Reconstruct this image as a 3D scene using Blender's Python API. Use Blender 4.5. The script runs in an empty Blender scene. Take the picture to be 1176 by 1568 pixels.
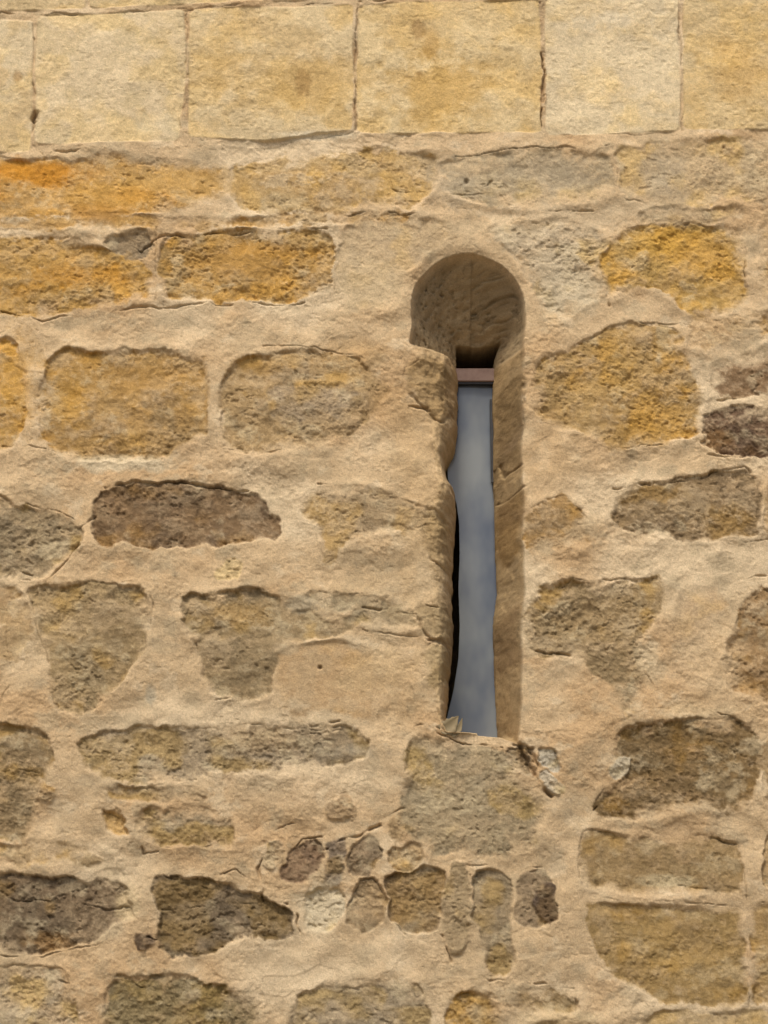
import bpy, math, random, time
import numpy as np
T0=time.time()
random.seed(7)
S=700.0                      # wall design units per metre
DC=4.2; PITCH=math.radians(14); ZCAM=1.6
ZC=ZCAM+DC*math.tan(PITCH)
F=S*DC/math.cos(PITCH)
c_,s_=math.cos(PITCH),math.sin(PITCH)
def W(px,py,depth=0.0):
    """survey measurement -> position on the wall plane (wall units, y down)"""
    u=(px-588)/F; v=(784-py)/F
    dy=c_-v*s_; dz=s_+v*c_
    t=(DC+depth)/dy
    X=t*u; Z=ZCAM+t*dz
    return (X*S+588, 784-(Z-ZC)*S)
def lin(c):
    c=np.array(c,dtype=np.float64)/255.0
    return np.where(c<=0.04045,c/12.92,((c+0.055)/1.055)**2.4)
K=0.80
def alb(c): return (lin(c)*K).astype(np.float32)

# ---------------------------------------------------------------- grid
def axis(a,b,step,lo,hi,cap):
    mid=list(np.arange(a,b,step))
    out=[];s=step;x=mid[-1]
    while x<hi:
        s=min(cap,s*1.12);x+=s;out.append(x)
    pre=[];s=step;x=a
    while x>lo:
        s=min(cap,s*1.12);x-=s;pre.append(x)
    return np.array(pre[::-1]+mid+out,dtype=np.float32)
xs=axis(-62,1240,1.3,-1500,2700,15)
YB=784+ZC*S
ys=axis(-112,1690,1.3,-1000,YB,15)
ys[-1]=YB+10
nx,ny=len(xs),len(ys)
X,Y=np.meshgrid(xs,ys)
print("grid",nx,ny)

def vnoise(x,y,seed):
    rng=np.random.RandomState(seed)
    tab=rng.uniform(-1,1,(256,256)).astype(np.float32)
    xi=np.floor(x);yi=np.floor(y)
    fx=(x-xi).astype(np.float32);fy=(y-yi).astype(np.float32)
    xi=xi.astype(np.int32)&255;yi=yi.astype(np.int32)&255
    fx=fx*fx*(3-2*fx);fy=fy*fy*(3-2*fy)
    x1=(xi+1)&255;y1=(yi+1)&255
    a=tab[yi,xi];b=tab[yi,x1];c=tab[y1,xi];d=tab[y1,x1]
    t=a+(b-a)*fx
    return t+((c+(d-c)*fx)-t)*fy
def fbm(sx,sy,seed,octv=4,gain=0.5,x=None,y=None):
    x=X if x is None else x; y=Y if y is None else y
    out=np.zeros_like(X);amp=1.0;tot=0
    px=x/sx;py=y/sy
    for o in range(octv):
        out+=amp*vnoise(px+13.7*o,py+7.3*o,seed*31+o)
        tot+=amp;amp*=gain
        ca,sa=math.cos(0.6),math.sin(0.6)
        px,py=(px*ca-py*sa)*2.03,(px*sa+py*ca)*2.03
    return out/tot*1.6
def sst(a,b,x):
    t=np.clip((x-a)/(b-a),0,1)
    return t*t*(3-2*t)

NL=fbm(230,190,1,3)
NM=fbm(60,50,2,4)
NM2=fbm(52,44,22,2)
NS=fbm(20,18,3,4)
NF=fbm(5,5,4,3,0.7)
NT=fbm(80,17,5,4,x=X+0.12*Y,y=Y-0.06*X)       # bedding
NE=fbm(34,30,6,3)       # edge variation
NEL=fbm(95,70,26,2)     # where mortar was wiped far over the stones
WXs=7*fbm(48,48,7,2); WYs=6*fbm(48,48,9,2)
WXn=WXs+3.0*fbm(13,13,8,3)
WYn=WYs+3.0*fbm(13,13,10,3)
NG=fbm(70,70,11,2)      # crack presence
NQ=fbm(130,90,14,4)
NV=fbm(38,30,15,5,0.6)  # lime wash / weathering patches
NK=fbm(26,26,16,2)      # crack continuity
ND=fbm(9,9,17,1)        # sparse specks
NDf=vnoise(X/4.3,Y/4.3,91)
PIT=sst(0.45,0.75,fbm(7.5,6,33,2,0.5))*sst(-0.2,0.5,fbm(45,35,34,2))   # clustered weather pits
def terr(sx,sy,seed,n,w):
    tz=fbm(sx,sy,seed,4,0.55)*n
    return np.floor(tz)+sst(0.0,w,tz-np.floor(tz))
SC=terr(75,40,18,1.6,0.22)      # flaking scarps on stone
SM=terr(190,120,19,1.5,0.10)    # overlapping trowel coats of mortar
RG=0.6+0.8*sst(-0.4,0.5,NQ+0.4*NM2)
print("noise",time.time()-T0)

# ---------------------------------------------------------------- mortar
col=np.zeros((ny,nx,3),dtype=np.float32)
m0=alb((213,186,146));m1=alb((199,167,125));m2=alb((227,206,170));m3=alb((188,170,137))
def mix(c,c2,m): return c+(c2-c)*m[...,None]
col[:]=m0
col=mix(col,m1,sst(-0.1,0.7,NQ)*0.8)
col=mix(col,m2,sst(0.05,0.8,-NL-0.3*NM)*0.7)
col=mix(col,m3,sst(0.2,0.8,NV)*0.55)
col=mix(col,m2,sst(0.3,0.8,-NV)*0.55)
col=mix(col,m3*0.88,sst(0.25,0.8,NM)*0.35)
col*= (1+0.06*NF+0.04*NS-0.20*sst(0.72,0.9,NDf)+0.12*sst(0.72,0.9,-NDf))[...,None]
H=0.008*NL+0.0058*NM2+0.0016*NM+0.0015*NS*RG+0.0008*NF*RG+0.0013*SM-0.0012*PIT

def chaikin(p,n=1,q=0.18):
    for _ in range(n):
        r=[]
        for i in range(len(p)):
            a=p[i];b=p[(i+1)%len(p)]
            r.append((a[0]+(b[0]-a[0])*q,a[1]+(b[1]-a[1])*q))
            r.append((a[0]+(b[0]-a[0])*(1-q),a[1]+(b[1]-a[1])*(1-q)))
        p=r
    return p
def sdf(p,x,y):
    d=np.full(x.shape,1e9,dtype=np.float32);ins=np.zeros(x.shape,dtype=bool)
    n=len(p)
    for i in range(n):
        ax,ay=p[i];bx,by=p[(i+1)%n]
        ex,ey=bx-ax,by-ay
        wx=x-ax;wy=y-ay
        L=ex*ex+ey*ey+1e-9
        t=np.clip((wx*ex+wy*ey)/L,0,1)
        dx=wx-ex*t;dy=wy-ey*t
        d=np.minimum(d,dx*dx+dy*dy)
        if ay!=by:
            cond=((ay>y)!=(by>y))&(x<(bx-ax)*(y-ay)/(by-ay)+ax)
            ins^=cond
    d=np.sqrt(d)
    return np.where(ins,-d,d)
def box(p,m):
    x0=min(a for a,b in p)-m;x1=max(a for a,b in p)+m
    y0=min(b for a,b in p)-m;y1=max(b for a,b in p)+m
    i0,i1=np.searchsorted(xs,[x0,x1]);j0,j1=np.searchsorted(ys,[y0,y1])
    return slice(j0,j1),slice(i0,i1)
def tone(c,pale=0.13):
    lum=0.3*c[0]+0.59*c[1]+0.11*c[2]
    a=pale if lum>122 else 0.0
    g=(198,175,138)
    return tuple(v*(1-a)+w_*a for v,w_ in zip(c,g))

def stone(p,c,c2=None,h=-4,rough=1.0,amt=0.6,warp=1.0,groove=1.0,smear=1.0,edge=4.5,q=0.18,survey=True,veil=0.4):
    """p outline, c main colour, c2 patches, h mm relative to mortar face"""
    global col,H
    if survey: p=[W(*a) for a in p]
    p=chaikin(p,2,q)
    sl=box(p,30)
    if sl[0].stop<=sl[0].start or sl[1].stop<=sl[1].start: return
    x=X[sl]+warp*WXn[sl];y=Y[sl]+warp*WYn[sl]
    d=sdf(p,x,y)
    ne=NE[sl];nel=NEL[sl]
    # mortar feathers over the arris more in some places than others
    cover=sst(0.1,0.7,nel+0.35*ne)
    w=edge*(1.1+2.4*sst(-0.2,0.8,ne)*smear+2.6*cover*smear)
    off=smear*(3*sst(0.0,0.9,ne)+8*cover)
    m=sst(0,1,(-d-off+0.5*w)/w)
    ragged=d+smear*(4.5*NS[sl]+2.5*NF[sl])
    mc=sst(0,1,(-ragged-off+0.5*w)/w)
    mc=mc*(1-0.75*smear*sst(0.3,0.75,NM[sl]*0.6+NE[sl]*0.7)*sst(-34,-4,d))
    mc=mc*(1-veil*sst(0.05,0.6,NV[sl]+0.25*NF[sl]))
    c=tone(c);base=alb(c);b2=alb(tone(c2)) if c2 is not None else base*0.85
    cc=np.empty(x.shape+(3,),dtype=np.float32);cc[:]=base
    r=random.uniform(-0.25,0.25)
    cc=mix(cc,b2,amt*sst(-0.15+r,0.6+r,NM[sl]*0.8+NS[sl]*0.45))
    rr=min(1,rough)
    # pale lime bloom, grey algae and iron-yellow mottling
    cc=mix(cc,alb((214,197,160)),0.42*rr*sst(0.1,0.7,-NV[sl]+0.25*NS[sl]+0.15*NF[sl]))
    cc=mix(cc,base*np.array((0.80,0.82,0.86),dtype=np.float32),0.7*rr*sst(0.15,0.7,NQ[sl]*0.5+NK[sl]*0.7+r))
    cc=mix(cc,base*np.array((1.14,1.02,0.68),dtype=np.float32),0.75*rr*sst(0.05,0.65,-NE[sl]*0.6+NM2[sl]*0.6-r))
    cc*=(1+0.08*NS[sl]+0.04*NT[sl]*rr+0.11*NF[sl])[...,None]
    cc*=(1-0.16*rr*sst(0.62,0.8,ND[sl])-0.18*rr*sst(0.7,0.9,NDf[sl])+0.14*rr*sst(0.7,0.9,-NDf[sl])-0.14*rr*PIT[sl])[...,None]
    col[sl]=mix(col[sl],cc,mc)
    hs=h/1000+rough*(0.0052*NM[sl]+(0.0022*NS[sl]+0.0014*NF[sl])*RG[sl]+0.0009*NT[sl]+0.0006*SC[sl]-0.0026*PIT[sl])+0.005*NL[sl]
    hs=hs-0.0022*rough*sst(-25,-3,d)*(1 if h>=0 else 0.3)
    H[sl]=H[sl]+(hs-H[sl])*m
    # mortar bulges slightly along the joint
    H[sl]+=0.0016*smear*np.exp(-((d-5)/7.0)**2)*(1-m)
    if groove>0:
        gy=np.gradient(d,axis=0)
        up=sst(-0.3,0.9,-gy/1.3)
        g=groove*(0.1+0.9*up)*sst(0.2,0.65,NG[sl]*0.7+0.35*up-0.1+0.5*NK[sl])*(1-0.8*cover)
        gg=np.exp(-((d+1.0)/(1.3+0.8*sst(0,1,NS[sl])))**2)*g
        H[sl]-=0.005*gg
        col[sl]*=(1-0.15*np.clip(gg,0,1))[...,None]

def crack(p,w=1.6,dep=9,dark=0.2,warp=0.6,k=0.68):
    global col,H
    p=[W(*a) for a in p]
    sl=box(p,20)
    x=X[sl]+warp*WXn[sl];y=Y[sl]+warp*WYn[sl]
    d=np.full(x.shape,1e9,dtype=np.float32)
    for i in range(len(p)-1):
        ax,ay=p[i];bx,by=p[i+1]
        ex,ey=bx-ax,by-ay
        t=np.clip(((x-ax)*ex+(y-ay)*ey)/(ex*ex+ey*ey),0,1)
        d=np.minimum(d,np.hypot(x-ax-ex*t,y-ay-ey*t))
    cont=sst(-0.4,0.5,NK[sl]+(0.4 if w>=2.4 else 0.0))
    ww=k*w*(0.75+0.7*NS[sl])*(0.35+0.8*cont);ww=np.maximum(ww,0.45)
    g=np.exp(-(d/ww)**2)*cont
    H[sl]-=dep/1000*0.7*g
    col[sl]*=(1-dark*g)[...,None]

def patch(cx,cy,rx,ry,c,a=0.6,nz=0.75):
    global col
    cx,cy=W(cx,cy)
    sl=box([(cx-rx,cy-ry),(cx+rx,cy+ry)],max(rx,ry)*0.9)
    d=np.hypot((X[sl]-cx)/rx,(Y[sl]-cy)/ry)+nz*(0.5*NM[sl]+0.35*NS[sl]+0.2*NF[sl])
    m=a*(1-sst(0.35,1.2,d))
    cc=alb(tone(c,0.05))*(1+0.08*NS[sl]+0.10*NF[sl])[...,None]
    col[sl]=mix(col[sl],cc.astype(np.float32),m)

# ---------------------------------------------------------------- surrounding masonry (beyond the surveyed part)
pal=[(176,146,104),(186,150,95),(150,130,102),(165,138,100),(196,158,92),(138,116,88),(178,160,130)]
def fill(x0,x1,y0,y1):
    y=y0
    while y<y1-50:
        hgt=min(random.uniform(100,170),y1-y)
        if y1-(y+hgt)<70: hgt=y1-y
        x=x0
        while x<x1-60:
            wd=min(random.uniform(130,330),x1-x)
            if x1-(x+wd)<90: wd=x1-x
            g=random.uniform(6,13)
            j=lambda: random.uniform(-6,8)
            ash = y<230
            if ash: g=2
            q=[(x+g+j()*(not ash),y+g+j()*(not ash)),(x+wd/2,y+g+j()*(not ash)*1.3),(x+wd-g+j()*(not ash),y+g+j()*(not ash)),(x+wd-g,y+hgt/2+j()*(not ash)),(x+wd-g+j()*(not ash),y+hgt-g),(x+wd/2,y+hgt-g+j()*(not ash)),(x+g+j()*(not ash),y+hgt-g)]
            c=random.choice(pal); 
            if ash: c=random.choice([(226,202,160),(222,196,148),(214,186,140)])
            stone(q,c,random.choice(pal) if not ash else (206,170,110),h=random.uniform(-5,4) if not ash else 1,rough=1.0 if not ash else 0.35,warp=1 if not ash else 0.2,survey=False,amt=0.5,smear=1 if not ash else 0.1,q=0.18 if not ash else 0.03)
            x+=wd
        y+=hgt
fill(-1500,2700,-1000,-115)
fill(-1500,-85,-115,YB)
fill(1262,2700,-115,YB)
fill(-85,1262,1700,YB)
print("fill",time.time()-T0)

# ---------------------------------------------------------------- ashlar course at top
A=dict(h=2,rough=0.42,warp=0.16,groove=0.3,smear=0.15,edge=2.2,q=0.03,amt=0.7,veil=0.15)
cr=(234,214,174);cr2=(212,180,124)
stone([(-90,32),(50,30),(51,120),(47,232),(-90,238)],cr,(208,179,128),**A)
stone([(56,24),(282,15),(287,100),(273,217),(52,221)],(227,205,161),(235,214,176),**A)
stone([(290,15),(541,7),(541,120),(538,198),(400,215),(288,210)],(223,196,146),(232,211,168),**A)
stone([(548,8),(825,-2),(829,100),(828,204),(546,204)],(226,197,142),(234,212,166),**A)
stone([(834,-3),(1040,-5),(1041,202),(836,207)],(238,218,178),(229,204,155),**A)
stone([(1047,-5),(1262,-8),(1262,198),(1045,199)],(225,199,149),(215,183,124),**A)
for a,b in ((-90,130),(136,408),(414,545),(552,700),(706,1030),(1036,1262)):
    k=lambda x:22-0.037*x
    stone([(a,-110),(b,-110),(b,k(b)-5),(a,k(a)-5)],(224,199,152),cr,**A)
# ---------------------------------------------------------------- second course, flush and half plastered
B=dict(rough=0.9,warp=0.9,groove=0.35,smear=1.1,edge=4.5,amt=0.7,veil=0.4)
B2=dict(rough=0.8,warp=0.9,groove=0.12,smear=1.5,edge=6,amt=0.7,veil=0.6)
stone([(-90,244),(80,240),(335,248),(345,300),(250,335),(-90,334)],(210,168,104),(205,150,70),h=-3,rough=0.9,warp=0.9,groove=0.35,smear=0.9,edge=4.5,amt=0.8,veil=0.25)
stone([(350,246),(520,228),(672,236),(668,285),(640,322),(420,328),(352,310)],(202,173,124),(190,156,104),h=-1,**B2)
stone([(680,240),(930,226),(938,290),(900,318),(700,312),(676,280)],(192,173,139),(178,157,124),h=-1,**B2)
stone([(946,218),(1262,210),(1262,318),(1100,312),(1010,328),(945,300)],(204,180,140),(188,164,127),h=-1,**B2)
# third course
R=dict(rough=1.1,warp=1.0,groove=0.4,smear=1.0,edge=4.8,amt=0.7)
stone([(-90,362),(60,362),(140,372),(228,402),(236,462),(150,472),(70,484),(-90,470)],(196,155,88),(170,140,92),h=-4,rough=1.1,warp=1,groove=0.4,smear=0.9,amt=0.6,veil=0.25)
stone([(150,364),(225,352),(238,385),(190,402)],(160,140,110),(142,122,94),h=-3,**R)
stone([(245,362),(380,352),(500,355),(514,392),(508,448),(430,463),(245,464)],(191,153,92),(165,137,98),h=-4,rough=1.1,warp=1,groove=0.4,smear=0.9,amt=0.6,veil=0.3)
stone([(-90,340),(120,330),(300,338),(480,322),(640,330),(640,340),(480,345),(260,352),(110,350),(-90,352)],(198,164,114),(176,145,105),h=-1,**B2)
stone([(520,345),(640,335),(700,350),(640,400),(612,470),(545,478),(518,430)],(206,182,144),(194,167,127),h=0,rough=0.5,groove=0.1,smear=1.4,edge=8)
stone([(740,345),(860,335),(925,360),(922,440),(870,490),(828,480),(810,420),(770,375)],(190,171,140),(216,198,166),h=1,rough=1.2,groove=0.1,smear=1.6,edge=8,veil=0.4)
stone([(930,352),(1040,340),(1132,352),(1142,430),(1132,476),(1060,486),(1010,450),(970,440),(932,455),(922,420)],(201,163,94),(180,149,104),h=-4,rough=1.1,warp=1,groove=0.4,smear=0.9,amt=0.6,veil=0.25)
stone([(975,322),(1110,318),(1150,335),(1090,342),(985,345)],(190,165,127),(206,183,145),h=-1,**B2)
stone([(1160,330),(1262,325),(1262,470),(1165,470)],(205,177,137),(190,158,114),h=-1,**B2)
# fourth course
stone([(-90,515),(30,520),(42,560),(38,690),(-90,694)],(202,161,92),(184,150,102),h=-4,**R)
stone([(78,542),(180,536),(306,544),(322,590),(314,680),(250,700),(170,712),(90,696),(56,652),(62,590)],(186,150,94),(157,132,97),h=-4,**R)
stone([(352,545),(470,533),(560,552),(604,585),(566,640),(520,672),(440,695),(352,690),(338,640)],(178,150,107),(162,140,108),h=-3,**R)
stone([(410,590),(480,596),(560,600),(540,640),(470,655),(420,640)],(174,153,122),(188,167,136),h=-1,rough=1.1,groove=0.2,smear=1.6,edge=8)
stone([(870,540),(960,492),(1034,496),(1052,560),(1078,600),(1078,668),(1010,684),(925,694),(905,668),(818,650),(808,600),(815,556)],(184,150,95),(168,140,100),h=-3,**R)
stone([(1050,470),(1150,478),(1262,470),(1262,512),(1170,520),(1095,540),(1050,535)],(202,171,128),(190,157,115),h=-1,**B2)
stone([(1085,552),(1262,520),(1262,600),(1110,612),(1088,590)],(146,118,87),(124,100,75),h=-5,**R)
stone([(1082,628),(1262,615),(1262,694),(1150,702),(1080,690),(1074,660)],(118,95,74),(100,83,67),h=-6,**R)
# fifth
stone([(150,752),(190,738),(340,742),(405,765),(428,800),(420,826),(350,836),(165,840),(136,818)],(140,115,85),(118,100,79),h=-8,rough=1.3,groove=0.9,smear=0.5,edge=3.5,amt=0.7,veil=0.25)
stone([(-90,764),(30,772),(92,786),(126,812),(112,856),(66,888),(-90,882)],(160,141,109),(142,126,101),h=-5,**R)
stone([(-90,768),(10,766),(20,774),(-90,800)],(206,182,140),None,h=2,**R)
stone([(456,790),(480,748),(560,740),(622,765),(690,785),(696,850),(650,825),(592,812),(530,835),(506,868),(490,815)],(178,155,120),(165,141,105),h=1,**B)
stone([(806,772),(866,756),(892,782),(900,830),(862,838),(808,850)],(172,139,92),(152,126,89),h=-2,**B)
stone([(950,748),(1080,728),(1158,726),(1166,780),(1150,828),(970,824),(940,796)],(149,126,93),(131,112,86),h=-6,**R)
stone([(1168,735),(1262,735),(1262,830),(1170,832)],(196,166,120),(164,134,97),h=-1,**B)
# sixth
stone([(50,895),(130,890),(224,898),(238,950),(222,1010),(165,1060),(120,1088),(88,1078),(66,1000),(48,940)],(169,146,107),(151,130,98),h=-4,**R)
stone([(-90,900),(40,900),(44,980),(-10,1060),(-90,1070)],(198,168,124),(182,150,108),h=-1,**B2)
stone([(272,915),(360,902),(440,912),(560,950),(545,972),(450,984),(422,1020),(410,1070),(330,1070),(306,1010),(285,960)],(160,139,104),(146,129,101),h=-5,**R)
stone([(455,905),(540,905),(630,928),(650,960),(560,955),(470,935)],(168,151,119),(157,138,107),h=-2,**B2)
stone([(806,905),(870,888),(990,886),(1032,902),(1010,950),(985,975),(1012,1030),(985,1085),(952,1100),(935,1050),(880,1010),(805,992)],(166,142,103),(149,129,98),h=-4,**R)
stone([(1110,975),(1150,905),(1262,890),(1262,1070),(1180,1075),(1122,1058)],(162,132,93),(143,118,86),h=-5,**R)
stone([(1038,905),(1100,900),(1108,960),(1105,1020),(1050,1030),(1030,970)],(214,188,150),(198,168,127),h=0,rough=0.4,groove=0.1,smear=1.4,edge=9)
stone([(420,990),(520,982),(600,1010),(590,1080),(540,1105),(440,1095)],(208,176,132),None,h=1,rough=0.3,groove=0.15,smear=1.5,edge=12)
# seventh
stone([(-90,1106),(70,1108),(88,1150),(74,1220),(52,1282),(-90,1285)],(155,133,98),(140,120,90),h=-5,**R)
stone([(118,1122),(220,1108),(330,1112),(440,1108),(566,1120),(566,1158),(470,1178),(340,1182),(260,1196),(170,1198),(132,1165)],(160,143,116),(148,130,102),h=-4,**R)
stone([(955,1112),(1040,1098),(1150,1106),(1180,1150),(1160,1230),(1040,1246),(912,1252),(924,1212),(966,1186),(940,1150)],(140,116,80),(122,103,74),h=-6,**R)
stone([(1168,1118),(1262,1110),(1262,1246),(1175,1240)],(176,150,111),(160,132,96),h=-2,**B)
# eighth
stone([(204,1238),(300,1230),(352,1250),(356,1296),(280,1300),(212,1292)],(162,143,111),(147,128,100),h=-4,**R)
stone([(160,1205),(300,1200),(330,1222),(230,1228),(170,1222)],(172,149,112),(156,135,104),h=-2,**B)
stone([(-90,1340),(60,1336),(196,1352),(204,1396),(150,1440),(60,1456),(-90,1452)],(130,111,86),(108,94,75),h=-8,rough=1.4,groove=0.8,smear=0.6,edge=3.5,amt=0.7,veil=0.25)
stone([(240,1338),(330,1352),(396,1362),(420,1388),(448,1396),(454,1436),(380,1436),(310,1462),(250,1466),(238,1420)],(133,116,91),(110,96,77),h=-8,rough=1.4,groove=0.8,smear=0.6,edge=3.5,amt=0.7,veil=0.25)
stone([(-90,1290),(60,1290),(180,1310),(175,1326),(60,1322),(-90,1326)],(202,174,130),None,h=1,**B2)
for p,c in (
  ([(402,1292),(428,1286),(436,1306),(414,1334),(396,1326)],(196,170,132)),
  ([(440,1302),(478,1282),(498,1296),(488,1340),(462,1362),(424,1340)],(142,117,91)),
  ([(500,1292),(520,1276),(532,1300),(520,1356),(496,1368),(492,1330)],(135,119,99)),
  ([(534,1296),(580,1270),(590,1306),(566,1342),(528,1346)],(147,127,100)),
  ([(590,1296),(640,1288),(648,1326),(600,1334)],(192,164,122)),
  ([(462,1368),(520,1362),(540,1392),(500,1428),(462,1412)],(222,205,170)),
  ([(540,1350),(580,1342),(592,1400),(556,1430),(536,1400)],(178,153,116)),
  ([(590,1336),(676,1322),(678,1420),(622,1432),(590,1392)],(146,125,96)),
  ([(682,1322),(716,1318),(720,1440),(690,1470),(676,1400)],(163,143,109)),
  ([(722,1336),(782,1330),(790,1420),(784,1492),(754,1496),(722,1420)],(159,141,111)),
  ([(790,1336),(846,1334),(852,1410),(820,1430),(788,1420)],(152,132,104)),
  ([(806,1376),(850,1340),(852,1412),(836,1424)],(112,96,82)),
  ([(590,1250),(636,1240),(644,1276),(600,1288)],(196,168,126)),
  ([(494,1226),(540,1216),(552,1250),(510,1262)],(182,155,118)),
  ([(150,1240),(196,1246),(196,1286),(160,1274)],(198,170,128)),
  ([(60,1190),(90,1200),(80,1230),(56,1226)],(190,160,118)),
  ([(342,852),(368,856),(362,888),(330,884),(322,866)],(230,203,150)),
  ([(776,1140),(806,1150),(812,1196),(786,1180)],(156,132,100)),
  ([(818,1150),(852,1146),(862,1176),(842,1186),(816,1172)],(220,209,184)),
  ([(820,1182),(858,1190),(858,1222),(832,1212)],(208,194,167)),
  ([(936,1170),(966,1160),(968,1182),(946,1186)],(210,196,166)),
  ([(200,1420),(240,1428),(238,1450),(214,1446)],(120,101,80)),
  ([(1170,1270),(1262,1262),(1262,1360),(1175,1366)],(190,160,116)),
):
    stone(p,c,tuple(int(v*0.88) for v in c),h=random.choice([-7,-5,4,6]),rough=1.2,groove=1.2,smear=0.3,edge=3.2,amt=0.6,veil=0.2)
# sill block and apron
stone([(628,1126),(700,1140),(776,1146),(806,1188),(842,1240),(826,1296),(720,1312),(640,1308),(612,1262),(616,1190)],(166,149,117),(152,135,105),h=2,rough=1.1,groove=0.3,smear=1.1,edge=6)
# right lower ashlars
L=dict(rough=0.75,warp=0.6,groove=0.4,smear=0.8,edge=4.5,amt=0.6,q=0.08,veil=0.3)
stone([(892,1272),(1000,1280),(1128,1286),(1140,1326),(1136,1366),(1000,1372),(896,1362),(884,1310)],(166,140,98),(151,128,94),h=-4,**L)
stone([(896,1382),(1010,1386),(1136,1388),(1144,1460),(1140,1536),(1010,1536),(940,1496),(904,1440)],(169,141,92),(157,132,93),h=-4,**L)
stone([(1150,1382),(1262,1378),(1262,1536),(1152,1540)],(178,148,99),(162,134,94),h=-4,**L)
# ninth
stone([(152,1498),(240,1490),(352,1502),(408,1536),(402,1680),(150,1680)],(144,128,94),(131,115,85),h=-6,**R)
stone([(446,1530),(520,1500),(610,1490),(660,1530),(656,1680),(440,1680)],(168,152,125),(155,138,110),h=-4,**R)
stone([(-90,1480),(60,1476),(118,1500),(120,1680),(-90,1680)],(198,178,144),(180,159,129),h=-3,**R)
stone([(686,1520),(776,1512),(776,1680),(684,1680)],(180,150,101),(166,138,98),h=-3,**R)
stone([(790,1510),(890,1520),(896,1552),(800,1556)],(161,136,96),(175,150,110),h=-3,**R)
stone([(790,1566),(940,1560),(950,1680),(790,1680)],(170,145,105),None,h=-3,**R)
stone([(970,1548),(1262,1546),(1262,1680),(970,1680)],(196,171,127),(182,155,113),h=-2,**L)
print("stones",time.time()-T0)

# ---------------------------------------------------------------- stains, lichen and lime patches (albedo of the stone itself)
for a in [
 (50,265,90,26,(208,144,54),0.9),(180,300,90,30,(210,162,82),0.7),(280,275,120,30,(210,170,102),0.5),(110,425,90,30,(200,144,60),0.6),(60,440,70,16,(206,150,56),0.5),
 (370,400,110,40,(192,146,76),0.5),(160,325,80,18,(192,140,66),0.55),(420,380,60,18,(202,152,74),0.45),(210,300,40,16,(206,150,66),0.5),
 (665,130,90,60,(210,170,98),0.6),(350,110,60,40,(210,175,112),0.45),(480,130,60,50,(210,172,102),0.5),(1130,110,60,60,(210,168,96),0.5),
 (640,46,10,16,(158,122,72),0.55),(642,114,10,10,(158,122,72),0.5),(464,125,10,20,(168,132,80),0.55),(27,118,8,14,(160,124,76),0.6),(660,70,14,28,(192,152,86),0.5),
 (470,205,90,10,(238,223,190),0.8),(940,30,90,22,(242,225,190),0.8),(1000,90,50,60,(240,221,182),0.5),(730,40,60,30,(238,215,168),0.4),(250,190,40,24,(240,223,184),0.5),
 (705,290,55,45,(182,167,140),0.65),(820,260,90,40,(186,172,145),0.45),(1010,280,50,50,(192,178,152),0.45),(860,340,90,30,(208,190,158),0.5),(980,320,60,20,(210,190,156),0.5),
 (1010,370,60,24,(206,162,80),0.7),(1090,395,50,40,(204,158,80),0.6),(1000,650,60,30,(202,156,78),0.5),(960,560,60,50,(182,148,88),0.45),(920,600,50,30,(196,156,86),0.35),
 (880,450,50,40,(222,206,172),0.6),(840,400,30,24,(220,204,172),0.5),(170,710,90,14,(226,209,174),0.8),(30,590,40,90,(206,158,78),0.55),(100,620,40,60,(202,156,76),0.5),
 (220,580,80,30,(192,150,86),0.5),(560,890,60,30,(192,164,122),0.3),(350,940,60,20,(194,156,92),0.4),(200,670,60,20,(200,158,86),0.4),
 (540,540,60,25,(190,152,98),0.4),(600,620,40,40,(190,152,102),0.4),
 (230,1062,10,20,(176,172,152),0.5),(460,925,20,12,(176,168,144),0.5),(540,1150,60,14,(174,166,144),0.4),
 (500,1390,40,40,(226,210,176),0.6),(200,1385,22,30,(224,201,158),0.75),(1020,1348,40,9,(214,197,158),0.65),
 (640,700,50,120,(198,168,124),0.45),(640,900,60,120,(192,164,120),0.35),(620,1050,50,70,(196,166,122),0.35),
 (835,700,40,90,(200,166,120),0.4),(1100,1000,40,70,(220,193,152),0.5),(990,1010,26,40,(222,203,166),0.6),
 (1070,1090,80,16,(220,197,156),0.55),(700,1270,60,30,(188,168,133),0.4),(760,1200,50,30,(160,143,114),0.4),
 (70,1440,50,20,(174,132,76),0.4),(60,1360,80,20,(114,96,76),0.4),(850,1560,60,20,(218,195,150),0.4),
 (400,1130,60,20,(184,154,110),0.35),(60,950,70,60,(206,178,132),0.2),(580,1020,60,50,(214,188,144),0.4),
 (1060,1330,50,10,(188,164,120),0.4),(300,1400,50,20,(160,142,114),0.3),(700,1400,60,50,(190,168,132),0.2),
 (560,430,60,50,(218,196,156),0.45),(720,350,90,16,(214,192,154),0.5),(900,620,40,60,(196,168,120),0.35),(1000,780,50,20,(168,145,108),0.35),
 (240,650,80,40,(150,131,101),0.45),(420,560,60,20,(190,150,84),0.45),(920,950,50,30,(150,128,94),0.35),(150,970,50,60,(148,128,97),0.3),(370,1010,40,40,(146,129,99),0.3),
 (1030,1450,80,50,(182,150,92),0.35),(240,1560,90,40,(150,132,92),0.4),
]: patch(*a)
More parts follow.
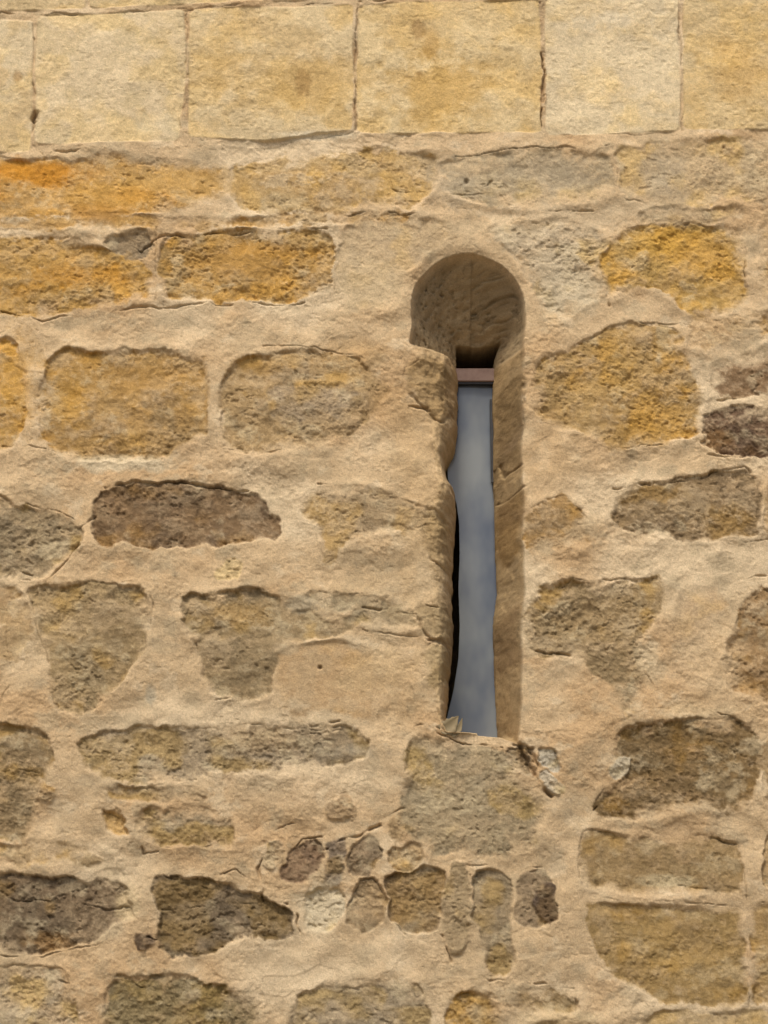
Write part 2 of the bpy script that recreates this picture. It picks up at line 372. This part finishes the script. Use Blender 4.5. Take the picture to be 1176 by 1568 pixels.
# ---------------------------------------------------------------- cracks and open joints seen on site
for p,w,dp in [
 ([(49,60),(51,130),(47,232)],2.2,10),([(52,172),(50,186)],5,18),([(287,20),(289,90),(284,150),(276,200)],1.8,8),
 ([(546,8),(545,100),(543,196)],2.4,12),([(548,4),(590,2)],4,20),([(829,80),(830,130),(829,196)],3.6,22),([(827,5),(829,80)],1.6,7),
 ([(1043,0),(1044,100),(1044,200)],1.8,7),([(0,22),(60,22),(180,18)],1.8,8),([(180,17),(410,9),(546,4)],1.3,6),([(60,236),(50,222)],3,12),
 ([(0,242),(60,234),(120,228)],1.8,9),([(400,222),(480,212),(540,200)],1.2,4),([(860,209),(1000,206)],1.2,4),
 ([(30,358),(120,368),(160,362),(215,385),(245,365),(320,358),(370,360),(415,350),(500,352)],2.0,12),
 ([(0,474),(60,490),(110,482),(180,476),(240,470),(330,466),(410,466),(470,464)],2.0,11),
 ([(510,356),(515,400),(511,450)],1.3,5),([(240,350),(238,460)],1.3,5),
 ([(520,330),(575,325),(610,330),(660,328)],2.0,9),([(590,262),(600,290),(670,300),(740,296)],1.2,5),([(740,285),(750,280)],3,10),
 ([(700,240),(790,230),(935,225)],1.4,7),([(945,240),(940,300),(990,312)],1.2,4),([(840,325),(930,326)],1.8,8),([(1060,292),(1110,300)],1.2,5),
 ([(928,452),(934,466)],3.4,12),([(1050,470),(1060,492),(1020,494),(980,492)],1.5,7),([(1136,380),(1139,440)],1.8,10),
 ([(400,530),(440,528),(520,540),(560,548),(612,575)],1.6,8),([(430,612),(450,606)],2,9),([(350,690),(400,692),(440,690)],1.6,6),([(0,684),(80,690),(180,712),(250,702)],1.5,7),
 ([(508,742),(490,740)],2.4,12),([(625,622),(655,626)],2.6,14),([(500,566),(530,572)],1.5,6),
 ([(0,762),(12,768),(40,770),(90,782),(110,792)],1.8,12),([(110,792),(128,806),(104,860),(70,890)],2.2,12),([(15,868),(50,880)],1.8,10),
 ([(160,745),(200,738),(260,740),(330,746),(380,752)],2.8,16),([(120,806),(145,790)],2.4,12),([(0,890),(50,888)],1.4,7),([(48,900),(52,960),(78,1030),(85,1075)],1.2,5),
 ([(185,890),(226,892),(240,930),(235,960)],1.4,7),([(270,914),(300,905),(350,902),(470,905),(560,908)],1.3,6),([(300,985),(306,1010)],2,9),([(330,1070),(400,1068)],1.7,8),
 ([(560,930),(640,940)],2.2,12),([(560,965),(640,975)],1.4,7),([(470,1110),(520,1106)],2.2,10),([(370,1110),(500,1116),(570,1110)],1.2,5),
 ([(165,1200),(200,1196),(300,1192)],1.5,7),([(0,1182),(50,1180),(80,1186)],1.2,5),([(160,1200),(150,1240),(196,1262)],1.3,6),([(200,1290),(260,1300),(320,1296)],1.7,8),
 ([(400,1300),(410,1280),(436,1262),(460,1256)],1.6,8),([(430,1320),(462,1284),(492,1280)],3.0,18),([(500,1300),(530,1282),(555,1278),(582,1262)],3.0,18),([(590,1250),(620,1240)],3.0,16),([(400,1290),(396,1330),(404,1380),(440,1384)],2.4,14),
 ([(330,1340),(362,1330),(392,1360)],2.2,14),([(600,1230),(604,1300)],1.3,6),([(640,1310),(676,1322),(730,1326),(850,1330)],1.3,7),([(720,1340),(722,1410)],1.5,8),([(676,1430),(690,1472)],2.4,12),([(600,1410),(620,1430)],2.4,12),
 ([(454,1400),(456,1436)],3,18),([(240,1436),(226,1432)],2.6,14),([(0,1460),(60,1462),(120,1450),(200,1440)],2.0,13),([(200,1354),(240,1352)],2.0,12),([(215,1300),(215,1312),(240,1306)],2.4,12),([(0,1376),(60,1380),(200,1392)],2.0,9),([(246,1396),(400,1382)],2.0,9),
 ([(745,1496),(776,1500)],2.2,10),([(780,1540),(775,1500)],1.2,6),([(815,1506),(880,1512),(890,1540)],1.8,9),([(930,1490),(950,1510),(970,1540)],1.5,7),
 ([(796,1146),(806,1170),(824,1200),(846,1222)],7.0,30),([(806,1148),(820,1176)],5,22),([(790,1140),(812,1150)],4,20),([(845,1146),(852,1152)],2,9),([(664,1120),(700,1136),(770,1142)],2.4,14),
 ([(860,902),(880,886),(1000,886)],1.7,9),([(806,992),(840,996),(870,1002)],2.4,12),([(1140,886),(1176,882)],2.0,10),
 ([(1060,1090),(1100,1092),(1130,1106),(1176,1112)],1.5,9),([(942,1104),(965,1112),(1000,1110)],2,10),([(912,1244),(920,1236)],3,12),([(985,1020),(1012,1060)],1.5,7),
 ([(940,748),(1000,742),(1060,736),(1120,720),(1140,716),(1150,726)],1.9,12),([(1140,830),(1176,824)],1.8,9),([(915,686),(980,684),(1060,680)],1.7,8),([(980,495),(1040,492)],1.3,6),
 ([(1075,545),(1085,560),(1090,600)],1.8,9),([(1100,612),(1176,606)],3.2,13),([(1072,640),(1090,632)],3.0,14),([(1085,700),(1176,700)],1.9,11),([(1152,520),(1176,524)],2,10),
 ([(880,775),(895,790),(902,830)],1.3,6),([(926,1376),(1000,1380),(1130,1386)],1.5,6),([(890,1280),(884,1320),(896,1372)],1.2,5),([(1080,1284),(1130,1290)],1.7,8),([(1140,1290),(1144,1370),(1146,1540)],1.4,6),([(1146,1384),(1176,1380)],1.8,8),
 ([(980,1360),(1080,1360)],1.3,6),([(380,760),(420,770)],1.2,6),([(10,900),(8,1000),(20,1040),(0,1080)],1.0,5),
 ([(470,1120),(560,1120)],1.1,5),([(190,1500),(250,1520),(300,1550)],1.3,6),([(0,1500),(60,1496),(110,1510)],1.5,8),
]: crack(p,w,dp)
# small bore holes
for cx,cy,r,dp in [(490,1022,3,9),(800,590,5,10),(712,278,4,8),(1107,225,3,6),(680,1040,3,5)]:
    cx,cy=W(cx,cy);sl=box([(cx,cy)],30)
    g=np.exp(-(np.hypot(X[sl]-cx+0.3*WXn[sl],Y[sl]-cy)/r)**3)
    H[sl]-=dp/1000*g;col[sl]*=(1-0.4*g)[...,None]
# masonry colour darkens gradually towards the bottom
col*=(1-0.11*sst(500,1500,Y))[...,None]
print("detail",time.time()-T0)

# ---------------------------------------------------------------- window opening: splayed, hooded, rough
D=0.17
arc=[(716+89*math.cos(a),479-91*math.sin(a)) for a in np.linspace(math.pi,0,20)]
Fp=[(682,1122),(668,1100),(664,1040),(660,960),(662,900),(655,850),(650,790),(668,745),(664,700),(658,660),(650,625),(640,590),(632,556),(628,530)]+arc+[(806,496),(803,520),(799,580),(802,650),(800,700),(803,800),(804,900),(800,1000),(800,1080),(794,1140),(766,1128),(720,1124)]
Fp=[W(*a) for a in Fp]
Bp=[(701,524),(701,600),(700,660),(695,690),(684,712),(684,735),(690,748),(699,756),(698,800),(694,860),(693,930),(695,955),(692,1010),(687,1060),(682,1130),(764,1130),(760,1060),(758,1000),(757,940),(762,905),(760,840),(759,780),(756,740),(756,690),(755,600),(757,545),(766,521),(735,527)]
Bp=[W(a,b,D*0.8) for a,b in Bp]
sl=box(Fp,60)
x=X[sl];y=Y[sl]
ysp=W(700,530)[1]
low=sst(-7,7,y-ysp)           # below the hood
xm=W(728,800)[0]
left=(x<xm)
dF=sdf(Fp,x+np.where(left,0.4,0.25)*WXs[sl]+np.where(left,0.5,0.15)*(0.3+0.7*low)*(WXn[sl]-WXs[sl]),y+0.3*WYs[sl])
dB=sdf(Bp,x+0.12*WXs[sl]+np.where(left,0.7,0.15)*(WXn[sl]-WXs[sl]),y)
inF=np.maximum(-dF,0);outB=np.maximum(dB,0)
t=inF/(inF+outB+1e-3)
pw=np.where(left,0.66+3.0*low,0.62+0.34*low)
dep=D*np.power(np.clip(t,0,1),pw)
# roughness of the reveal laid out in its own unrolled coordinates (along depth, along height)
un=x+dep*S
ua=np.zeros_like(x)
for sc_,am in ((42,0.0050),(19,0.0036),(9,0.0024),(4.5,0.0012)):
    ua+=am*vnoise(un/sc_,y/sc_,int(200+sc_))
uc=np.zeros_like(x)
for sc_,am in ((36,0.5),(15,0.4),(7,0.35),(3.5,0.3)):
    uc+=am*vnoise(un/sc_+5,y/sc_+9,int(300+sc_))
pk=sst(0.45,0.7,vnoise(un/9,y/7,401))+0.7*sst(0.5,0.75,vnoise(un/5+3,y/4,402))   # pockmarks
rg=(ua-0.004*pk*(0.4+0.6*(1-low)))*sst(0,0.12,t)*(1-sst(0.85,1,t))
Hs=H[sl]
inside=sst(0,0.12,t)
keep=np.where(left,1-inside*0.4*(1-low)-0.1*inside,1-0.9*inside)
Hs=Hs*keep-dep+rg
# worn arris
Hs-=0.005*np.exp(-(dF/8)**2)*(dF>-40)*(1-0.7*low*left)
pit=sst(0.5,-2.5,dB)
Hs=Hs*(1-pit)+(-0.46)*pit
H[sl]=Hs
cs=col[sl]
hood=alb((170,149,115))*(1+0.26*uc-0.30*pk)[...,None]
jl=alb((188,161,118))*(1+0.24*uc-0.12*pk)[...,None]
jr=alb((180,153,111))*(1+0.28*uc-0.16*pk)[...,None]
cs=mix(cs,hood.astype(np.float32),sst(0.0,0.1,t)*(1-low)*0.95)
cs=mix(cs,jl.astype(np.float32),sst(0.0,0.3,t)*low*left*0.5)
cs=mix(cs,jr.astype(np.float32),sst(0.0,0.1,t)*low*(~left)*0.85)
cs=cs*(1-0.55*pit)[...,None]  # darkness of the deep slit interior painted into the albedo
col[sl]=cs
# jamb stones as traced on the reveal faces
for p,c,c2 in [
  ([(618,560),(640,540),(690,545),(696,612),(680,650),(640,622),(618,596)],(158,132,92),(142,118,84)),
  ([(760,580),(796,560),(804,640),(796,700),(762,690)],(146,122,86),(132,110,82)),
  ([(764,760),(800,740),(806,840),(770,850)],(160,130,86),(144,117,82)),
  ([(762,930),(804,920),(800,1010),(766,1020)],(142,118,85),(154,128,93)),
  ([(640,805),(694,805),(692,868),(660,850)],(164,140,102),(176,150,109)),
  ([(640,925),(694,925),(692,980),(650,980)],(160,140,105),(172,150,113)),
  ([(650,985),(692,985),(684,1040),(655,1050)],(170,150,113),(160,138,99))]:
    q=chaikin([W(*a) for a in p],2);s2=box(q,20)
    d=sdf(q,X[s2]+WXn[s2],Y[s2]+WYn[s2])
    m=sst(5,-7,d+4*NS[s2])*0.8
    cc=alb(c)*(1+0.14*NS[s2]+0.14*NF[s2])[...,None]
    cc=mix(cc.astype(np.float32),alb(c2),sst(-0.1,0.6,NM[s2]))
    col[s2]=mix(col[s2],cc,m)
    g=np.exp(-(d/1.8)**2)*sst(-0.1,0.5,NG[s2]+0.4*NS[s2])
    H[s2]-=0.006*g; H[s2]+=0.003*m*NS[s2]
    col[s2]*=(1-0.3*g)[...,None]
for p,w,dp in [([(614,585),(620,562),(640,550)],1.5,8),([(770,690),(775,712),(796,704)],4.5,20),([(762,690),(760,720)],3.5,16),([(640,808),(656,800),(694,805)],2.0,10),([(655,925),(692,932)],2.2,10),([(655,980),(692,984)],3.0,14),([(625,1115),(640,1108),(668,1112)],2.6,14),([(766,746),(775,752),(800,742)],3.0,14),([(765,860),(800,850)],2.2,12),([(620,622),(660,630)],2.4,12)]:
    crack(p,w,dp)
# overall tone
lum=(col@np.array([0.3,0.55,0.15],dtype=np.float32))[...,None]
col=(lum+(col-lum)*1.03)*1.06
print("window",time.time()-T0)

# ---------------------------------------------------------------- wall mesh
def grid_mesh(name,Xm,Ym,Zm,colr=None):
    n_y,n_x=Xm.shape
    co=np.stack([Xm,Ym,Zm],-1).reshape(-1,3).astype(np.float32)
    idx=np.arange(n_y*n_x,dtype=np.int32).reshape(n_y,n_x)
    q=np.stack([idx[:-1,:-1],idx[1:,:-1],idx[1:,1:],idx[:-1,1:]],-1).reshape(-1,4)
    me=bpy.data.meshes.new(name)
    me.vertices.add(len(co));me.vertices.foreach_set("co",co.ravel())
    me.loops.add(q.size);me.loops.foreach_set("vertex_index",q.ravel())
    me.polygons.add(len(q));me.polygons.foreach_set("loop_start",np.arange(0,q.size,4,dtype=np.int32))
    try: me.polygons.foreach_set("loop_total",np.full(len(q),4,dtype=np.int32))
    except Exception: pass
    me.polygons.foreach_set("use_smooth",np.ones(len(q),dtype=bool))
    me.update(calc_edges=True)
    if colr is not None:
        at=me.color_attributes.new("Col",'FLOAT_COLOR','POINT')
        rgba=np.ones((len(co),4),dtype=np.float32);rgba[:,:3]=np.clip(colr.reshape(-1,3),0.01,0.9)
        at.data.foreach_set("color",rgba.ravel())
    ob=bpy.data.objects.new(name,me);bpy.context.collection.objects.link(ob)
    return ob
Xm=(X-588)/S;Zm=ZC-(Y-784)/S
wall=bpy.data.objects.new("stone_wall",None);bpy.context.collection.objects.link(wall)
mas=grid_mesh("masonry",Xm,-H,Zm,col);mas.parent=wall
print("mesh",time.time()-T0)

def newmat(n):
    m=bpy.data.materials.new(n);m.use_nodes=True;nt=m.node_tree
    b=nt.nodes["Principled BSDF"];return m,nt,b
def noise(nt,src,scale,det=4,rough=0.6):
    n=nt.nodes.new("ShaderNodeTexNoise");n.inputs["Scale"].default_value=scale;n.inputs["Detail"].default_value=det;n.inputs["Roughness"].default_value=rough
    nt.links.new(src,n.inputs["Vector"]);return n.outputs["Fac"]
def mrange(nt,src,a,b,c,d):
    n=nt.nodes.new("ShaderNodeMapRange");n.inputs[1].default_value=a;n.inputs[2].default_value=b;n.inputs[3].default_value=c;n.inputs[4].default_value=d
    nt.links.new(src,n.inputs[0]);return n.outputs[0]
def math_(nt,op,a,b):
    n=nt.nodes.new("ShaderNodeMath");n.operation=op
    for i,v in enumerate((a,b)):
        if isinstance(v,(int,float)): n.inputs[i].default_value=v
        else: nt.links.new(v,n.inputs[i])
    return n.outputs[0]
m,nt,b=newmat("weathered_limestone")
tc=nt.nodes.new("ShaderNodeTexCoord").outputs["Object"]
at=nt.nodes.new("ShaderNodeAttribute");at.attribute_name="Col"
f1=mrange(nt,noise(nt,tc,75,4,0.75),0.3,0.7,0.91,1.09)
f2=mrange(nt,noise(nt,tc,320,2,0.8),0.3,0.7,0.84,1.16)
f=math_(nt,'MULTIPLY',f1,f2)
vm=nt.nodes.new("ShaderNodeVectorMath");vm.operation='SCALE'
nt.links.new(at.outputs["Color"],vm.inputs[0]);nt.links.new(f,vm.inputs["Scale"])
nt.links.new(vm.outputs[0],b.inputs["Base Color"])
b.inputs["Roughness"].default_value=0.93
b.inputs["Specular IOR Level"].default_value=0.1
bp=nt.nodes.new("ShaderNodeBump");bp.inputs["Strength"].default_value=0.75;bp.inputs["Distance"].default_value=0.003
nt.links.new(noise(nt,tc,230,4,0.8),bp.inputs["Height"]);nt.links.new(bp.outputs[0],b.inputs["Normal"])
mas.data.materials.append(m)

def mesh_obj(name,verts,faces,mat,parent=None,smooth=False):
    me=bpy.data.meshes.new(name);me.from_pydata(verts,[],faces);me.update()
    if smooth:
        for p in me.polygons:p.use_smooth=True
    o=bpy.data.objects.new(name,me);bpy.context.collection.objects.link(o)
    me.materials.append(mat)
    if parent:o.parent=parent
    return o
def boxmesh(name,x0,x1,y0,y1,z0,z1,mat,parent,bev=0.0):
    v=[(x,y,z) for x in (x0,x1) for y in (y0,y1) for z in (z0,z1)]
    f=[(0,1,3,2),(4,6,7,5),(0,4,5,1),(2,3,7,6),(0,2,6,4),(1,5,7,3)]
    o=mesh_obj(name,v,f,mat,parent)
    if bev:
        md=o.modifiers.new("bevel",'BEVEL');md.width=bev;md.segments=2
    return o
def WM(px,py,d):
    a,b_=W(px,py,d);return ((a-588)/S,ZC-(b_-784)/S)
# core of the wall behind the facing
mc,ntc,bc=newmat("wall_core_rubble")
tcc=ntc.nodes.new("ShaderNodeTexCoord").outputs["Object"]
rp=ntc.nodes.new("ShaderNodeValToRGB");rp.color_ramp.elements[0].color=(*alb((150,124,88)),1);rp.color_ramp.elements[1].color=(*alb((206,176,132)),1)
ntc.links.new(noise(ntc,tcc,6,6,0.65),rp.inputs[0]);ntc.links.new(rp.outputs[0],bc.inputs["Base Color"]);bc.inputs["Roughness"].default_value=0.95
xl,xr=float(Xm[0,0]),float(Xm[0,-1]);zt=float(Zm[0,0])
boxmesh("wall_core",xl+0.01,xr-0.01,0.5,1.0,-0.05,zt-0.01,mc,wall)
for nm,x0,x1 in (("wall_end",xl+0.01,xl+0.06),("wall_end_2",xr-0.06,xr-0.01)):
    boxmesh(nm,x0,x1,0.03,0.499,-0.05,zt-0.01,mc,wall)
boxmesh("wall_coping",xl+0.065,xr-0.065,0.03,0.499,zt-0.08,zt-0.012,mc,wall)

# ---------------------------------------------------------------- window pane and bar
win=bpy.data.objects.new("slit_window",None);bpy.context.collection.objects.link(win);win.parent=wall
mg,ng,bg=newmat("dusty_glass_painted_sky")
tg=ng.nodes.new("ShaderNodeTexCoord").outputs["Object"]
mp=ng.nodes.new("ShaderNodeMapping");mp.inputs["Scale"].default_value=(9,6,5.0);mp.inputs["Location"].default_value=(2.3,0,1.4);ng.links.new(tg,mp.inputs[0])
r=ng.nodes.new("ShaderNodeValToRGB");e=r.color_ramp.elements
e[0].position=0.36;e[0].color=(*lin((96,105,120))*0.75,1);e[1].position=0.68;e[1].color=(*lin((152,157,156))*0.75,1)  # soft sky reflections painted into the grey-blue base colour, along with dirt mottling
ng.links.new(noise(ng,mp.outputs[0],1.0,3,0.5),r.inputs[0])
ng.links.new(r.outputs[0],bg.inputs["Base Color"])
ng.links.new(mrange(ng,noise(ng,tg,14,4,0.6),0.3,0.7,0.08,0.22),bg.inputs["Roughness"])
bg.inputs["Specular IOR Level"].default_value=0.55
gd=0.19
x1,_=WM(782,800,gd)
_,z1=WM(720,590,gd);_,z0=WM(720,1150,gd)
# the pane stops just short of the broken left jamb, leaving a narrow dark gap
prof=[(585,684),(680,684),(735,686),(770,699),(800,703),(850,704),(900,702),(960,704),(1010,702),(1060,694),(1100,684),(1150,680)]
n1,n2=9,60
GX=np.zeros((n2,n1));GZ=np.zeros((n2,n1))
for i in range(n2):
    py=590+(1150-590)*i/(n2-1)
    lx=np.interp(py,[a for a,b_ in prof],[b_ for a,b_ in prof])
    xa,z_=WM(lx,py,gd)
    GX[i]=np.linspace(xa,x1,n1);GZ[i]=z_
GY=gd+0.0025*np.sin(GZ*9+1)+0.0015*np.sin(GX*60+GZ*4)
g=grid_mesh("glass_pane",GX,GY,GZ);g.data.materials.append(mg);g.parent=win
x0,_=WM(676,800,gd)
mb,nb,bb=newmat("painted_timber_bar")
tb=nb.nodes.new("ShaderNodeTexCoord").outputs["Object"]
r=nb.nodes.new("ShaderNodeValToRGB");r.color_ramp.elements[0].color=(*lin((120,90,78))*0.8,1);r.color_ramp.elements[1].color=(*lin((186,158,142))*0.8,1)
nb.links.new(noise(nb,tb,60,4,0.6),r.inputs[0]);nb.links.new(r.outputs[0],bb.inputs["Base Color"]);bb.inputs["Roughness"].default_value=0.7
_,za=WM(720,564,gd-0.02);_,zb=WM(720,584,gd-0.02)
boxmesh("frame_bar",x0,x1,gd-0.022,gd+0.01,zb,za,mb,win,0.003)
md_,nd,bd=newmat("lead_came");bd.inputs["Roughness"].default_value=0.5;bd.inputs["Metallic"].default_value=0.4
tn=nd.nodes.new("ShaderNodeTexCoord").outputs["Object"]
r=nd.nodes.new("ShaderNodeValToRGB");r.color_ramp.elements[0].color=(0.02,0.02,0.022,1);r.color_ramp.elements[1].color=(0.07,0.068,0.065,1)
nd.links.new(noise(nd,tn,80,3,0.6),r.inputs[0]);nd.links.new(r.outputs[0],bd.inputs["Base Color"])
xa,zz0=WM(750,612,gd-0.006);xb,_=WM(757,612,gd-0.006);_,zz1=WM(752,740,gd-0.006)
boxmesh("edge_came",xa,xb,gd-0.012,gd-0.0045,zz1,zz0,md_,win,0.001)
xa,zz0=WM(690,584,gd-0.006);_,zz1=WM(752,590,gd-0.006)
boxmesh("top_came",x0+0.002,x1-0.002,gd-0.016,gd-0.0045,zz1,zz0-0.0006,md_,win,0.001)

# ---------------------------------------------------------------- dry leaves on the sill
ml,nl,bl=newmat("dry_leaf_material")
tl=nl.nodes.new("ShaderNodeTexCoord").outputs["Object"]
r=nl.nodes.new("ShaderNodeValToRGB");r.color_ramp.elements[0].color=(*alb((116,104,72)),1);r.color_ramp.elements[1].color=(*alb((164,144,106)),1)
nl.links.new(noise(nl,tl,90,4,0.6),r.inputs[0]);nl.links.new(r.outputs[0],bl.inputs["Base Color"]);bl.inputs["Roughness"].default_value=0.75
def leaf(name,px,py,d,length,width,rot,tilt):
    cx,cz=WM(px,py,d)
    vs=[];fs=[];n=12
    for i in range(n+1):
        t_=i/n;w=width*(math.sin(math.pi*min(1,0.12+t_*0.88))**0.9)*(1-0.45*t_)*(1+0.13*math.sin(i*2.3))
        for k in (-1,-0.5,0,0.5,1):
            vs.append((k*w/2+0.004*math.sin(t_*4), -abs(k)*w*0.25+0.006*math.sin(t_*3), t_*length))
    for i in range(n):
        for k in range(4):
            a=i*5+k;fs.append((a,a+1,a+6,a+5))
    o=mesh_obj(name,vs,fs,ml,None,True)
    o.location=(cx,d,cz);o.rotation_euler=(tilt,rot,0)
    sm=o.modifiers.new("solid",'SOLIDIFY');sm.thickness=0.0008
    return o
leaf("dry_leaf",674,1119,-0.004,0.052,0.040,math.radians(54),math.radians(-6))
leaf("dry_leaf.001",692,1127,-0.004,0.046,0.016,math.radians(34),math.radians(-6))

# ---------------------------------------------------------------- ground
mgd,ngd,bgd=newmat("dry_earth")
t2=ngd.nodes.new("ShaderNodeTexCoord").outputs["Object"]
r=ngd.nodes.new("ShaderNodeValToRGB");r.color_ramp.elements[0].color=(0.18,0.14,0.10,1);r.color_ramp.elements[1].color=(0.34,0.29,0.21,1)
ngd.links.new(noise(ngd,t2,1.5,8,0.7),r.inputs[0]);ngd.links.new(r.outputs[0],bgd.inputs["Base Color"]);bgd.inputs["Roughness"].default_value=0.95
bp2=ngd.nodes.new("ShaderNodeBump");bp2.inputs["Distance"].default_value=0.03;ngd.links.new(noise(ngd,t2,12,6,0.7),bp2.inputs["Height"]);ngd.links.new(bp2.outputs[0],bgd.inputs["Normal"])
mesh_obj("ground",[(-300,-300,0),(300,-300,0),(300,300,0),(-300,300,0)],[(0,1,2,3)],mgd)

# ---------------------------------------------------------------- light
el=math.radians(55);az=math.radians(-14)   # sun behind thin cloud, high, a little to the left
w=bpy.data.worlds.new("World");bpy.context.scene.world=w;w.use_nodes=True
bgN=w.node_tree.nodes["Background"]
sk=w.node_tree.nodes.new("ShaderNodeTexSky");sk.sky_type='NISHITA';sk.sun_disc=False
sk.sun_elevation=el;sk.sun_rotation=math.pi-az
sk.air_density=1.0;sk.dust_density=4.0;sk.ozone_density=0.6
w.node_tree.links.new(sk.outputs[0],bgN.inputs[0]);bgN.inputs[1].default_value=0.145
sd=bpy.data.lights.new("sun",'SUN');sd.energy=2.35;sd.angle=math.radians(15);sd.color=(1,0.94,0.85)
so=bpy.data.objects.new("sun",sd);bpy.context.collection.objects.link(so)
from mathutils import Vector
dv=Vector((math.sin(az)*math.cos(el),-math.cos(az)*math.cos(el),math.sin(el)))
so.rotation_euler=dv.to_track_quat('Z','Y').to_euler();so.location=(-3,-5,8)

cam=bpy.data.cameras.new("camera");co=bpy.data.objects.new("camera",cam);bpy.context.collection.objects.link(co)
co.location=(0,-DC,ZCAM);co.rotation_euler=(math.pi/2+PITCH,0,0)
cam.sensor_fit='VERTICAL';cam.sensor_height=36;cam.lens=F/1568*36;cam.clip_end=1000
bpy.context.scene.camera=co
sc=bpy.context.scene
sc.view_settings.view_transform='Standard';sc.view_settings.look='None';sc.view_settings.exposure=0
print("done",time.time()-T0)
